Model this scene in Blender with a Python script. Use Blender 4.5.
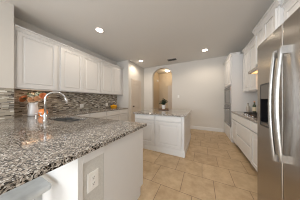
import bpy, bmesh, math, random
from mathutils import Vector, Matrix

random.seed(7)
for o in list(bpy.data.objects):
    bpy.data.objects.remove(o)
SC = bpy.context.scene
COL = SC.collection
PI = math.pi

# ---------------------------------------------------------------- camera
YAW = math.radians(26.3)
cam_d = bpy.data.cameras.new('camera')
cam_d.sensor_width = 36.0
cam_d.lens = 36.0 * 105.0 / 300.0
cam_d.clip_start = 0.02
cam = bpy.data.objects.new('camera', cam_d)
cam.location = (0, 0, 1.24)
cam.rotation_euler = (PI / 2, 0, YAW)
COL.objects.link(cam)
SC.camera = cam

# ---------------------------------------------------------------- view / world / main lights
SC.view_settings.view_transform = 'Standard'
SC.view_settings.look = 'None'
SC.view_settings.gamma = 1.0
SC.view_settings.use_curve_mapping = False
SC.view_settings.exposure = 0.40
SC.cycles.use_denoising = True
SC.cycles.filter_width = 1.0
SC.cycles.max_bounces = 10
SC.cycles.diffuse_bounces = 6

W = bpy.data.worlds.new('world')
SC.world = W
W.use_nodes = True
W.node_tree.nodes['Background'].inputs[0].default_value = (0.93, 0.97, 1.0, 1)
W.node_tree.nodes['Background'].inputs[1].default_value = 1.5


def area(name, loc, rot, sx, sy, power, color=(1, 1, 1)):
    d = bpy.data.lights.new(name, 'AREA')
    d.shape = 'RECTANGLE'
    d.size, d.size_y = sx, sy
    d.energy = power
    d.color = color
    o = bpy.data.objects.new(name, d)
    o.location = loc
    o.rotation_euler = rot
    COL.objects.link(o)
    return o


# added daylight fill from the open dining side behind the camera
area('dining_fill_light', (-0.6, -5.6, 1.3), (math.radians(104), 0, 0), 4.6, 2.6, 135, (0.94, 0.97, 1.0))
area('side_fill_light', (-3.2, -2.3, 1.2), (math.radians(90), 0, math.radians(-90)), 1.8, 2.1, 75, (0.93, 0.97, 1.0))  # added side fill for the right cabinets and fridge, no door modelled
CAN_POWER = 7.5
CAN_COLOR = (1.0, 0.85, 0.68)
HALL_POWER = 3.6
HOOD_POWER = 0.7
BAR_POWER = 0.5

# ---------------------------------------------------------------- materials
MATS = {}


def new_mat(name):
    m = bpy.data.materials.new(name)
    m.use_nodes = True
    nt = m.node_tree
    return m, nt, nt.nodes, nt.links, nt.nodes['Principled BSDF']


def mat(name, col, rough=0.5, metal=0.0, bump=0.0, bscale=80, var=0.0, vscale=6, emit=None, estr=0, trans=0, coat=0.0, spec=0.5):
    m, nt, N, L, b = new_mat(name)
    b.inputs['Base Color'].default_value = (*col, 1)
    b.inputs['Roughness'].default_value = rough
    b.inputs['Metallic'].default_value = metal
    b.inputs['Coat Weight'].default_value = coat
    b.inputs['Specular IOR Level'].default_value = spec
    b.inputs['Transmission Weight'].default_value = trans
    tc = N.new('ShaderNodeTexCoord')
    if var > 0:
        n = N.new('ShaderNodeTexNoise')
        n.inputs['Scale'].default_value = vscale
        n.inputs['Detail'].default_value = 4
        L.new(tc.outputs['Object'], n.inputs['Vector'])
        r = N.new('ShaderNodeValToRGB')
        r.color_ramp.elements[0].position = 0.3
        r.color_ramp.elements[1].position = 0.7
        r.color_ramp.elements[0].color = (*[c * (1 - var) for c in col], 1)
        r.color_ramp.elements[1].color = (*[min(1, c * (1 + var)) for c in col], 1)
        L.new(n.outputs['Fac'], r.inputs['Fac'])
        L.new(r.outputs['Color'], b.inputs['Base Color'])
    if bump > 0:
        n = N.new('ShaderNodeTexNoise')
        n.inputs['Scale'].default_value = bscale
        n.inputs['Detail'].default_value = 3
        L.new(tc.outputs['Object'], n.inputs['Vector'])
        bp = N.new('ShaderNodeBump')
        bp.inputs['Strength'].default_value = bump
        bp.inputs['Distance'].default_value = 0.004
        L.new(n.outputs['Fac'], bp.inputs['Height'])
        L.new(bp.outputs['Normal'], b.inputs['Normal'])
    if emit:
        b.inputs['Emission Color'].default_value = (*emit, 1)
        b.inputs['Emission Strength'].default_value = estr
    MATS[name] = m
    return m


def ramp_const(N, stops):
    r = N.new('ShaderNodeValToRGB')
    cr = r.color_ramp
    cr.interpolation = 'CONSTANT'
    while len(cr.elements) < len(stops):
        cr.elements.new(0.5)
    for e, (p, c) in zip(cr.elements, stops):
        e.position = p
    for e, (p, c) in zip(cr.elements, stops):
        e.color = (*c, 1)
    return r


def math_node(N, L, op, a, b=None):
    n = N.new('ShaderNodeMath')
    n.operation = op
    for i, v in enumerate((a, b)):
        if v is None:
            continue
        if isinstance(v, (int, float)):
            n.inputs[i].default_value = v
        else:
            L.new(v, n.inputs[i])
    return n.outputs[0]


def mosaic():
    m, nt, N, L, b = new_mat('glass_mosaic_tile')
    tc = N.new('ShaderNodeTexCoord')
    s = N.new('ShaderNodeSeparateXYZ')
    L.new(tc.outputs['Object'], s.inputs[0])
    y, z = s.outputs[1], s.outputs[2]
    v = math_node(N, L, 'DIVIDE', z, 0.0185)
    row = math_node(N, L, 'FLOOR', v)
    fv = math_node(N, L, 'FRACT', v)
    wn = N.new('ShaderNodeTexWhiteNoise')
    wn.noise_dimensions = '1D'
    L.new(row, wn.inputs['W'])
    u = math_node(N, L, 'ADD', math_node(N, L, 'DIVIDE', y, 0.072), math_node(N, L, 'MULTIPLY', wn.outputs['Value'], 5.0))
    cu = math_node(N, L, 'FLOOR', u)
    fu = math_node(N, L, 'FRACT', u)
    cx = N.new('ShaderNodeCombineXYZ')
    L.new(cu, cx.inputs[0])
    L.new(row, cx.inputs[1])
    wn2 = N.new('ShaderNodeTexWhiteNoise')
    wn2.noise_dimensions = '2D'
    L.new(cx.outputs[0], wn2.inputs['Vector'])
    r = ramp_const(N, [(0.0, (0.06, 0.045, 0.035)), (0.10, (0.40, 0.36, 0.29)), (0.36, (0.18, 0.145, 0.11)),
                       (0.50, (0.32, 0.29, 0.245)), (0.70, (0.58, 0.55, 0.48)), (0.82, (0.25, 0.235, 0.21)), (0.93, (0.72, 0.70, 0.64))])
    L.new(wn2.outputs['Value'], r.inputs['Fac'])
    g1 = math_node(N, L, 'LESS_THAN', fv, 0.09)
    g2 = math_node(N, L, 'LESS_THAN', fu, 0.022)
    g = math_node(N, L, 'MAXIMUM', g1, g2)
    mx = N.new('ShaderNodeMix')
    mx.data_type = 'RGBA'
    L.new(g, mx.inputs['Factor'])
    L.new(r.outputs['Color'], mx.inputs['A'])
    mx.inputs['B'].default_value = (0.42, 0.38, 0.33, 1)
    L.new(mx.outputs['Result'], b.inputs['Base Color'])
    b.inputs['Roughness'].default_value = 0.22
    bp = N.new('ShaderNodeBump')
    bp.invert = True
    bp.inputs['Strength'].default_value = 0.3
    bp.inputs['Distance'].default_value = 0.002
    L.new(g, bp.inputs['Height'])
    L.new(bp.outputs['Normal'], b.inputs['Normal'])
    return m


def floor_tile():
    m, nt, N, L, b = new_mat('beige_floor_tile')
    P = 0.425
    tc = N.new('ShaderNodeTexCoord')
    s = N.new('ShaderNodeSeparateXYZ')
    L.new(tc.outputs['Object'], s.inputs[0])
    v = math_node(N, L, 'DIVIDE', math_node(N, L, 'SUBTRACT', s.outputs[1], 1.875), P)
    row = math_node(N, L, 'FLOOR', v)
    fv = math_node(N, L, 'FRACT', v)
    u = math_node(N, L, 'ADD', math_node(N, L, 'DIVIDE', s.outputs[0], P), math_node(N, L, 'MULTIPLY', row, 0.36))
    cu = math_node(N, L, 'FLOOR', u)
    fu = math_node(N, L, 'FRACT', u)
    gw = 0.014
    g = math_node(N, L, 'MAXIMUM', math_node(N, L, 'LESS_THAN', fv, gw), math_node(N, L, 'LESS_THAN', fu, gw))
    cx = N.new('ShaderNodeCombineXYZ')
    L.new(cu, cx.inputs[0])
    L.new(row, cx.inputs[1])
    wn = N.new('ShaderNodeTexWhiteNoise')
    wn.noise_dimensions = '2D'
    L.new(cx.outputs[0], wn.inputs['Vector'])
    no = N.new('ShaderNodeTexNoise')
    no.inputs['Scale'].default_value = 7
    no.inputs['Detail'].default_value = 7
    no.inputs['Roughness'].default_value = 0.65
    L.new(tc.outputs['Object'], no.inputs['Vector'])
    f = math_node(N, L, 'ADD', math_node(N, L, 'MULTIPLY', no.outputs['Fac'], 0.85), math_node(N, L, 'MULTIPLY', wn.outputs['Value'], 0.16))
    r = N.new('ShaderNodeValToRGB')
    r.color_ramp.elements[0].position = 0.3
    r.color_ramp.elements[1].position = 0.72
    r.color_ramp.elements[0].color = (0.37, 0.255, 0.145, 1)
    r.color_ramp.elements[1].color = (0.59, 0.445, 0.28, 1)
    L.new(f, r.inputs['Fac'])
    mx = N.new('ShaderNodeMix')
    mx.data_type = 'RGBA'
    L.new(g, mx.inputs['Factor'])
    L.new(r.outputs['Color'], mx.inputs['A'])
    mx.inputs['B'].default_value = (0.15, 0.098, 0.06, 1)
    L.new(mx.outputs['Result'], b.inputs['Base Color'])
    b.inputs['Roughness'].default_value = 0.38
    bp = N.new('ShaderNodeBump')
    bp.invert = True
    bp.inputs['Strength'].default_value = 0.25
    bp.inputs['Distance'].default_value = 0.003
    L.new(g, bp.inputs['Height'])
    L.new(bp.outputs['Normal'], b.inputs['Normal'])
    return m


def granite():
    m, nt, N, L, b = new_mat('speckled_granite')
    tc = N.new('ShaderNodeTexCoord')
    nz = N.new('ShaderNodeTexNoise')
    nz.inputs['Scale'].default_value = 40
    nz.inputs['Detail'].default_value = 3
    L.new(tc.outputs['Object'], nz.inputs['Vector'])
    mxv = N.new('ShaderNodeMix')
    mxv.data_type = 'VECTOR'
    mxv.inputs['Factor'].default_value = 0.02
    L.new(tc.outputs['Object'], mxv.inputs['A'])
    L.new(nz.outputs['Color'], mxv.inputs['B'])
    vo = N.new('ShaderNodeTexVoronoi')
    vo.inputs['Scale'].default_value = 150
    L.new(mxv.outputs['Result'], vo.inputs['Vector'])
    sp = N.new('ShaderNodeSeparateColor')
    L.new(vo.outputs['Color'], sp.inputs['Color'])
    n2 = N.new('ShaderNodeTexNoise')
    n2.inputs['Scale'].default_value = 16
    n2.inputs['Detail'].default_value = 5
    L.new(tc.outputs['Object'], n2.inputs['Vector'])
    f = math_node(N, L, 'ADD', math_node(N, L, 'MULTIPLY', sp.outputs[0], 0.72), math_node(N, L, 'MULTIPLY', n2.outputs['Fac'], 0.34))
    f = math_node(N, L, 'SUBTRACT', f, 0.04)
    r = ramp_const(N, [(0.0, (0.010, 0.010, 0.010)), (0.30, (0.11, 0.10, 0.09)), (0.40, (0.28, 0.245, 0.21)),
                       (0.58, (0.42, 0.38, 0.335)), (0.76, (0.66, 0.635, 0.60))])
    L.new(f, r.inputs['Fac'])
    L.new(r.outputs['Color'], b.inputs['Base Color'])
    b.inputs['Roughness'].default_value = 0.12
    b.inputs['Coat Weight'].default_value = 0.2
    return m


def stainless(name, col=(0.60, 0.57, 0.54), rough=0.24, stretch=(90, 90, 1.5), wav=0.0, aniso=0.0):
    m, nt, N, L, b = new_mat(name)
    b.inputs['Base Color'].default_value = (*col, 1)
    b.inputs['Metallic'].default_value = 1
    tc = N.new('ShaderNodeTexCoord')
    mp = N.new('ShaderNodeMapping')
    mp.inputs['Scale'].default_value = stretch
    L.new(tc.outputs['Object'], mp.inputs['Vector'])
    n = N.new('ShaderNodeTexNoise')
    n.inputs['Scale'].default_value = 2.5
    n.inputs['Detail'].default_value = 4
    L.new(mp.outputs[0], n.inputs['Vector'])
    mr = N.new('ShaderNodeMapRange')
    mr.inputs['To Min'].default_value = rough - 0.02
    mr.inputs['To Max'].default_value = rough + 0.03
    L.new(n.outputs['Fac'], mr.inputs['Value'])
    L.new(mr.outputs[0], b.inputs['Roughness'])
    if aniso:
        b.inputs['Anisotropic'].default_value = aniso
        tg = N.new('ShaderNodeTangent')
        tg.direction_type = 'RADIAL'
        tg.axis = 'Z'
        L.new(tg.outputs[0], b.inputs['Tangent'])
    if wav:
        n2 = N.new('ShaderNodeTexNoise')
        n2.inputs['Scale'].default_value = 3.2
        n2.inputs['Detail'].default_value = 0
        L.new(tc.outputs['Object'], n2.inputs['Vector'])
        bp = N.new('ShaderNodeBump')
        bp.inputs['Strength'].default_value = 1.0
        bp.inputs['Distance'].default_value = wav
        L.new(n2.outputs['Fac'], bp.inputs['Height'])
        L.new(bp.outputs['Normal'], b.inputs['Normal'])
    return m


M_WALL = mat('warm_white_wall_paint', (0.64, 0.615, 0.575), 0.75, bump=0.12, bscale=120)
M_CEIL = mat('ceiling_paint', (0.70, 0.695, 0.685), 0.85, bump=0.25, bscale=70)
M_HALL = mat('tan_hall_paint', (0.60, 0.50, 0.37), 0.8, bump=0.1, bscale=120)
M_DRYW = mat('textured_grey_drywall', (0.60, 0.59, 0.56), 0.85, bump=0.5, bscale=160, var=0.06, vscale=90)
M_CAB = mat('white_cabinet_paint', (0.68, 0.675, 0.67), 0.38, bump=0.02, bscale=40)
M_TRIM = mat('white_trim_paint', (0.70, 0.695, 0.685), 0.42, bump=0.02, bscale=40)
M_DOOR = mat('off_white_door_paint', (0.62, 0.55, 0.48), 0.45, bump=0.02, bscale=40)
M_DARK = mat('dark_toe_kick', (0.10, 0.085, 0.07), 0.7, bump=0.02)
M_TILE = mosaic()
M_FLOOR = floor_tile()
M_GRAN = granite()
M_STEEL = stainless('brushed_stainless_steel', (0.43, 0.405, 0.375), stretch=(3, 25, 0.5), wav=0.004, aniso=0.75)
M_STEELD = stainless('dark_stainless_steel', (0.30, 0.29, 0.28), 0.3)
M_SINK = stainless('sink_steel', (0.62, 0.62, 0.62), 0.28, (60, 60, 60))
M_CHROME = mat('polished_chrome', (0.80, 0.81, 0.83), 0.09, 1.0)
M_HANDLE = stainless('handle_steel', (0.60, 0.60, 0.60), 0.24)
M_BLACK = mat('black_gloss_plastic', (0.012, 0.012, 0.014), 0.2)
M_DISP = mat('dark_grey_panel', (0.09, 0.08, 0.07), 0.25)
M_BRASS = mat('brass', (0.62, 0.30, 0.09), 0.3, 0.6)
M_OVEN = mat('dark_oven_glass', (0.03, 0.03, 0.032), 0.08, coat=0.4)
M_IRON = mat('black_cast_iron', (0.015, 0.015, 0.016), 0.55, bump=0.2, bscale=200)
M_PLATE = mat('white_plastic', (0.84, 0.83, 0.80), 0.35)
M_SLOT = mat('dark_slot', (0.08, 0.07, 0.06), 0.6)
M_CERAM = mat('white_ceramic', (0.80, 0.80, 0.80), 0.18, coat=0.5)
M_ROSE = mat('orange_petals', (1.0, 0.44, 0.22), 0.6, var=0.2, vscale=30)
M_PEACH = mat('peach_petals', (1.0, 0.68, 0.48), 0.6, var=0.2, vscale=30)
M_CREAM = mat('cream_petals', (0.74, 0.75, 0.62), 0.7, var=0.2, vscale=40)
M_LEAF = mat('green_leaves', (0.13, 0.20, 0.10), 0.55, var=0.4, vscale=25)
M_LEAF2 = mat('dark_plant_leaves', (0.022, 0.055, 0.028), 0.5, var=0.4, vscale=25)
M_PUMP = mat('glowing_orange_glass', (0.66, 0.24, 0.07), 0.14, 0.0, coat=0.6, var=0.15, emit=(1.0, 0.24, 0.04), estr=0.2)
M_STALK = mat('brown_stalk', (0.16, 0.09, 0.04), 0.7, bump=0.2)
M_YELL = mat('yellow_enamel', (0.85, 0.40, 0.01), 0.2, coat=0.5)
M_WOOD = mat('dark_brown_wood', (0.20, 0.11, 0.06), 0.5, var=0.3, vscale=12)
M_SOIL = mat('potting_soil', (0.04, 0.028, 0.02), 0.95, bump=0.5)
M_STOOL = mat('white_washed_wood', (0.53, 0.545, 0.54), 0.55, var=0.2, vscale=9, bump=0.1, bscale=30)
M_LAMP = mat('lamp_lens', (1, 1, 1), 0.4, emit=(1.0, 0.88, 0.72), estr=14)
M_VENT = mat('vent_grey_metal', (0.30, 0.29, 0.28), 0.5)
M_VENTD = mat('vent_dark_gap', (0.03, 0.03, 0.03), 0.8)
M_BOTG = mat('dark_green_glass', (0.02, 0.045, 0.02), 0.1, coat=0.5)
M_BOTC = mat('pale_smoky_glass', (0.42, 0.40, 0.37), 0.12, coat=0.4)
M_LABEL = mat('cream_paper_label', (0.70, 0.62, 0.46), 0.7)
M_CAPO = mat('orange_cap', (0.78, 0.30, 0.05), 0.4)
M_BRONZE = mat('dark_bronze', (0.07, 0.05, 0.035), 0.35, 0.8)
M_HOODL = mat('hood_lamp_lens', (1, 0.9, 0.7), 0.4, emit=(1.0, 0.50, 0.15), estr=0.9)

M_BARL = mat('added_bar_diffuser', (1, 0.9, 0.8), 0.4, emit=(1.0, 0.56, 0.30), estr=0.3)

# ---------------------------------------------------------------- helpers
OFF = {}


def ident(u, v, w):
    return (u, w, v)


def mapX(x, sign):         # face lying in plane X = x, u = Y, v = Z, w outward along sign*X
    return lambda u, v, w: (x + sign * w, u, v)


def mapY(y, sign):         # face lying in plane Y = y, u = X, v = Z, w outward along sign*Y
    return lambda u, v, w: (u, y + sign * w, v)


def XYZ(x, y, z):
    return (x, y, z)


def hexa(bm, pts):
    v = [bm.verts.new(p) for p in pts]
    for f in ((0, 1, 2, 3), (7, 6, 5, 4), (0, 4, 5, 1), (1, 5, 6, 2), (2, 6, 7, 3), (3, 7, 4, 0)):
        bm.faces.new([v[i] for i in f])


def box(bm, x0, x1, y0, y1, z0, z1, M=XYZ):
    hexa(bm, [M(x0, y0, z0), M(x1, y0, z0), M(x1, y1, z0), M(x0, y1, z0),
              M(x0, y0, z1), M(x1, y0, z1), M(x1, y1, z1), M(x0, y1, z1)])


def frustum(bm, M, u0, u1, v0, v1, w0, w1, ins):
    hexa(bm, [M(u0, v0, w0), M(u1, v0, w0), M(u1, v1, w0), M(u0, v1, w0),
              M(u0 + ins, v0 + ins, w1), M(u1 - ins, v0 + ins, w1), M(u1 - ins, v1 - ins, w1), M(u0 + ins, v1 - ins, w1)])


def prism(bm, poly, a0, a1, fn):
    """poly: list of (p,q); fn(p,q,a)->xyz"""
    A = [bm.verts.new(fn(p, q, a0)) for p, q in poly]
    B = [bm.verts.new(fn(p, q, a1)) for p, q in poly]
    bm.faces.new(A)
    bm.faces.new(B[::-1])
    n = len(poly)
    for i in range(n):
        j = (i + 1) % n
        bm.faces.new([A[i], B[i], B[j], A[j]])


def grid_slab(bm, xs, ys, inc, z0, z1, M=XYZ):
    nx, ny = len(xs) - 1, len(ys) - 1
    T, Bt = {}, {}

    def g(d, i, j, z):
        if (i, j) not in d:
            d[(i, j)] = bm.verts.new(M(xs[i], ys[j], z))
        return d[(i, j)]
    cells = {(i, j) for i in range(nx) for j in range(ny) if inc((xs[i] + xs[i + 1]) / 2, (ys[j] + ys[j + 1]) / 2)}
    for i, j in cells:
        bm.faces.new([g(T, i, j, z1), g(T, i + 1, j, z1), g(T, i + 1, j + 1, z1), g(T, i, j + 1, z1)])
        bm.faces.new([g(Bt, i, j + 1, z0), g(Bt, i + 1, j + 1, z0), g(Bt, i + 1, j, z0), g(Bt, i, j, z0)])
        for (di, dj), (a, b_) in {(0, -1): ((i, j), (i + 1, j)), (1, 0): ((i + 1, j), (i + 1, j + 1)),
                                  (0, 1): ((i + 1, j + 1), (i, j + 1)), (-1, 0): ((i, j + 1), (i, j))}.items():
            if (i + di, j + dj) not in cells:
                bm.faces.new([g(Bt, *a, z0), g(Bt, *b_, z0), g(T, *b_, z1), g(T, *a, z1)])


def lathe(bm, prof, c, seg=24, rib=None):
    rings = []
    for r, z in prof:
        ring = []
        for k in range(seg):
            a = 2 * PI * k / seg
            rr = r * (rib(a) if rib else 1)
            ring.append(bm.verts.new((c[0] + rr * math.cos(a), c[1] + rr * math.sin(a), c[2] + z)))
        rings.append(ring)
    for a, b_ in zip(rings, rings[1:]):
        for k in range(seg):
            bm.faces.new([a[k], a[(k + 1) % seg], b_[(k + 1) % seg], b_[k]])
    for ring in (rings[0], rings[-1]):
        bm.faces.new(ring)


def tube(bm, pts, rad, seg=10):
    pts = [Vector(p) for p in pts]
    n = len(pts)
    if not isinstance(rad, (list, tuple)):
        rad = [rad] * n
    rings = []
    up = None
    for i, p in enumerate(pts):
        d = (pts[min(i + 1, n - 1)] - pts[max(i - 1, 0)]).normalized()
        if up is None:
            up = Vector((0, 0, 1)) if abs(d.z) < 0.9 else Vector((1, 0, 0))
        s = d.cross(up).normalized()
        up = s.cross(d).normalized()
        rings.append([bm.verts.new(p + rad[i] * (math.cos(2 * PI * k / seg) * s + math.sin(2 * PI * k / seg) * up)) for k in range(seg)])
    for a, b_ in zip(rings, rings[1:]):
        for k in range(seg):
            bm.faces.new([a[k], a[(k + 1) % seg], b_[(k + 1) % seg], b_[k]])
    bm.faces.new(rings[0])
    bm.faces.new(rings[-1])


def leaf(bm, base, d, up, length, width, curl=0.15):
    base, d, up = Vector(base), Vector(d).normalized(), Vector(up)
    s = d.cross(up).normalized()
    n = s.cross(d).normalized()
    rows = []
    for t, wd in ((0, 0.12), (0.3, 0.85), (0.6, 1.0), (0.85, 0.55), (1, 0.06)):
        p = base + d * length * t + n * (-curl * length * t * t)
        w = width * wd * 0.5
        rows.append([bm.verts.new(p - s * w + n * w * 0.3), bm.verts.new(p), bm.verts.new(p + s * w + n * w * 0.3)])
    for a, b_ in zip(rows, rows[1:]):
        for k in range(2):
            bm.faces.new([a[k], a[k + 1], b_[k + 1], b_[k]])


def finish(bm, off, smooth):
    bmesh.ops.recalc_face_normals(bm, faces=bm.faces)
    if off != (0, 0, 0):
        bmesh.ops.translate(bm, vec=(-off[0], -off[1], -off[2]), verts=bm.verts)
    me = bpy.data.meshes.new('mesh')
    bm.to_mesh(me)
    bm.free()
    if smooth:
        for p in me.polygons:
            p.use_smooth = True
    return me


def obj(name, bm, m, parent=None, smooth=False, bevel=0, seg=2, label=None, base=None):
    if parent is not None:
        off = OFF[parent.name]
    elif base is not None:
        off = tuple(base)
    else:
        off = (0, 0, 0)
    me = finish(bm, off, smooth)
    me.materials.append(m)
    o = bpy.data.objects.new(name, me)
    me.name = name
    COL.objects.link(o)
    OFF[o.name] = off
    if parent is not None:
        o.parent = parent
    else:
        o.location = off
    if bevel:
        md = o.modifiers.new('bevel', 'BEVEL')
        md.width = bevel
        md.segments = seg
        md.limit_method = 'ANGLE'
    if label:
        o['label'] = label
    return o


def thing(name, label, cat, loc, group=None):
    o = bpy.data.objects.new(name, None)
    o.empty_display_size = 0.05
    o.location = loc
    COL.objects.link(o)
    OFF[o.name] = tuple(loc)
    o['label'] = label
    o['category'] = cat
    if group:
        o['group'] = group
    return o


def tag(o, label, cat, group=None):
    o['label'] = label
    o['category'] = cat
    if group:
        o['group'] = group
    return o


def struct(name, bm, m, parent=None, **k):
    o = obj(name, bm, m, parent, **k)
    o['kind'] = 'structure'
    return o


def copy_tree(o, parent=None):
    c = o.copy()
    COL.objects.link(c)
    OFF[c.name] = OFF[o.name]
    if parent is not None:
        c.parent = parent
    for ch in o.children:
        copy_tree(ch, c)
    return c


NB = bmesh.new

# ---------------------------------------------------------------- room shell
CEIL = 2.92
XL, XR, YB = -3.40, 1.38, 4.87
XJ, YJ = -2.98, 0.60        # face and end of the thicker wall at the left
XP, YP = -2.76, 3.55        # pantry box

b = NB(); box(b, -4.6, 2.0, -3.9, 6.5, -0.1, 0.0); struct('floor', b, M_FLOOR)
b = NB(); box(b, -4.6, 2.0, -3.9, 6.5, CEIL, CEIL + 0.1); struct('ceiling', b, M_CEIL)

b = NB(); box(b, XL - 0.12, XL, YJ, YP, 0, CEIL); wl = struct('wall_left', b, M_WALL)
b = NB(); box(b, XL, XL + 0.010, YJ, YP, 0.914, 1.47); struct('backsplash', b, M_TILE, wl)
b = NB(); box(b, XL - 0.12, XJ, -0.9, YJ, 0, CEIL); wj = struct('wall_left_front', b, M_WALL)
b = NB(); box(b, XJ, XJ + 0.010, -0.9, YJ, 0.914, 1.445)
struct('backsplash', b, M_TILE, wj)
b = NB(); box(b, XL - 0.12, XP, YP, YB + 0.12, 0, CEIL)
struct('wall_pantry', b, M_WALL)
b = NB(); box(b, XR, XR + 0.12, -0.9, YB + 0.12, 0, CEIL); struct('wall_right', b, M_WALL)

# back wall with the arched opening
AX0, AX1, ASP, ATOP = -2.265, -1.256, 2.40, 2.81
b = NB()
box(b, XP, AX0, YB, YB + 0.14, 0, CEIL)
box(b, AX1, XR, YB, YB + 0.14, 0, CEIL)
acx, arx = (AX0 + AX1) / 2, (AX1 - AX0) / 2
arc = []
for k in range(0, 33):
    a = PI - PI * k / 32
    arc.append((acx + arx * math.cos(a), ASP + (ATOP - ASP) * math.sin(a)))
for (xa, za), (xb, zb) in zip(arc, arc[1:]):
    hexa(b, [(xa, YB, za), (xb, YB, zb), (xb, YB, CEIL), (xa, YB, CEIL),
             (xa, YB + 0.14, za), (xb, YB + 0.14, zb), (xb, YB + 0.14, CEIL), (xa, YB + 0.14, CEIL)])
struct('wall_back', b, M_WALL)

# hallway beyond the arch
b = NB(); box(b, -2.60, -2.47, YB + 0.14, 6.3, 0, CEIL); struct('wall_hall_left', b, M_HALL)
b = NB(); box(b, -2.60, -0.7, 6.3, 6.42, 0, CEIL); struct('wall_hall_end', b, M_HALL)
b = NB(); box(b, -0.8, -0.7, YB + 0.14, 6.3, 0, CEIL); struct('wall_hall_right', b, M_HALL)


def baseboard(name, M, u0, u1):
    b = NB()
    prism(b, [(0, 0), (0.016, 0), (0.016, 0.10), (0.010, 0.125), (0, 0.132)], u0, u1, lambda p, q, a: M(a, q, p))
    return struct(name, b, M_TRIM)


baseboard('baseboard_back', mapY(YB, -1), AX1, 0.74)
baseboard('baseboard_back_left', mapY(YB, -1), XP, AX0)
baseboard('baseboard_hall_left', mapX(-2.47, 1), YB + 0.15, 6.29)
baseboard('baseboard_hall_end', mapY(6.3, -1), -2.45, -1.92)


def casing(bm, M, u0, u1, top, w=0.075, t=0.018):
    box(bm, u0 - w, u0, 0, top, 0, t, M)
    box(bm, u1, u1 + w, 0, top, 0, t, M)
    box(bm, u0 - w, u1 + w, top, top + w, 0, t, M)


def room_door(name, M, u0, u1, top, knob_u):
    b = NB(); casing(b, M, u0, u1, top)
    fr = struct(name, b, M_DOOR)
    b = NB()
    box(b, u0, u1, 0.01, top, 0.0005, 0.008, M)
    st = 0.10
    for (a0, a1, c0, c1) in ((u0, u0 + st, 0.01, top), (u1 - st, u1, 0.01, top), (u0 + st, u1 - st, 0.01, 0.22),
                             (u0 + st, u1 - st, 0.92, 1.06), (u0 + st, u1 - st, top - 0.16, top)):
        box(b, a0, a1, c0, c1, 0.008, 0.014, M)
    for (c0, c1) in ((0.25, 0.89), (1.09, top - 0.19)):
        frustum(b, M, u0 + st + 0.02, u1 - st - 0.02, c0, c1, 0.008, 0.014, 0.025)
    lf = struct('door_leaf', b, M_DOOR, fr)
    b = NB()
    p0, p1, p2 = M(knob_u, 0.96, 0.014), M(knob_u, 0.96, 0.04), M(knob_u, 0.96, 0.075)
    tube(b, [p0, M(knob_u, 0.96, 0.02), M(knob_u, 0.96, 0.021), p1, M(knob_u, 0.96, 0.05), M(knob_u, 0.96, 0.062), p2],
         [0.03, 0.03, 0.012, 0.012, 0.028, 0.03, 0.015], 12)
    struct('door_knob', b, M_BRONZE, fr, smooth=True)


room_door('door_1', mapX(XP, 1), 3.80, 4.48, 2.10, 3.87)
room_door('door_2', mapY(6.3, -1), -1.80, -1.02, 2.05, -1.1)

# half wall carrying the bar, its white panelling and trim
XE = -0.72
b = NB(); box(b, XJ, XE, 0.43, 0.60, 0, 0.875); struct('wall_peninsula', b, M_DRYW)
b = NB()
box(b, XJ, XE + 0.012, 0.395, 0.43, 0, 0.875)
struct('trim_1', b, M_TRIM, bevel=0.002)
b = NB(); box(b, XE, XE + 0.014, 0.43, 0.598, 0.815, 0.875); struct('trim_2', b, M_TRIM)
b = NB(); box(b, XJ, XE + 0.012, 0.380, 0.395, 0, 0.10); struct('baseboard_bar', b, M_TRIM)


# ---------------------------------------------------------------- cabinets
def door_front(bm, M, u0, u1, v0, v1, w=0.0, fr=0.058, deep=0.0):
    box(bm, u0, u1, v0, v1, w - deep, w + 0.012, M)
    for (a0, a1, c0, c1) in ((u0, u0 + fr, v0, v1), (u1 - fr, u1, v0, v1), (u0 + fr, u1 - fr, v0, v0 + fr), (u0 + fr, u1 - fr, v1 - fr, v1)):
        box(bm, a0, a1, c0, c1, w + 0.012, w + 0.024, M)
    # ogee bead inside the frame, then the raised field
    i = fr
    if u1 - u0 > 2 * fr + 0.08 and v1 - v0 > 2 * fr + 0.05:
        frustum(bm, M, u0 + i + 0.022, u1 - i - 0.022, v0 + i + 0.022, v1 - i - 0.022, w + 0.012, w + 0.021, 0.018)


def drawer_front(bm, M, u0, u1, v0, v1, w=0.0, deep=0.0):
    box(bm, u0, u1, v0, v1, w - deep, w + 0.016, M)
    frustum(bm, M, u0, u1, v0, v1, w + 0.016, w + 0.024, 0.012)


def add_fronts(t, M, doors=(), drawers=(), deep=0.0):
    for (u0, u1, v0, v1) in doors:
        b = NB(); door_front(b, M, u0, u1, v0, v1, 0.001, deep=deep); obj('door', b, M_CAB, t)
    for (u0, u1, v0, v1) in drawers:
        b = NB(); drawer_front(b, M, u0, u1, v0, v1, 0.001, deep=deep); obj('drawer', b, M_CAB, t)


def crown(bm, M, u0, u1, ztop, h=0.085, p=0.05, r0=False, r1=False, back=0.3):
    prof = [(0, ztop - h), (0.012, ztop - h), (0.014, ztop - h * 0.75), (0.03, ztop - h * 0.35), (p, ztop - h * 0.25), (p, ztop), (0, ztop)]
    e0 = u0 - (p if r0 else 0)
    e1 = u1 + (p if r1 else 0)
    prism(bm, prof, e0, e1, lambda q, v, a: M(a, v, q))
    if r0:
        prism(bm, prof, -back, 0.0, lambda q, v, a: M(u0 - q, v, a))
    if r1:
        prism(bm, prof, -back, 0.0, lambda q, v, a: M(u1 + q, v, a))


BOT, TOP = 1.45, 2.52
# --- left wall cabinets
ML = mapX(-3.05, 1)


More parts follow.
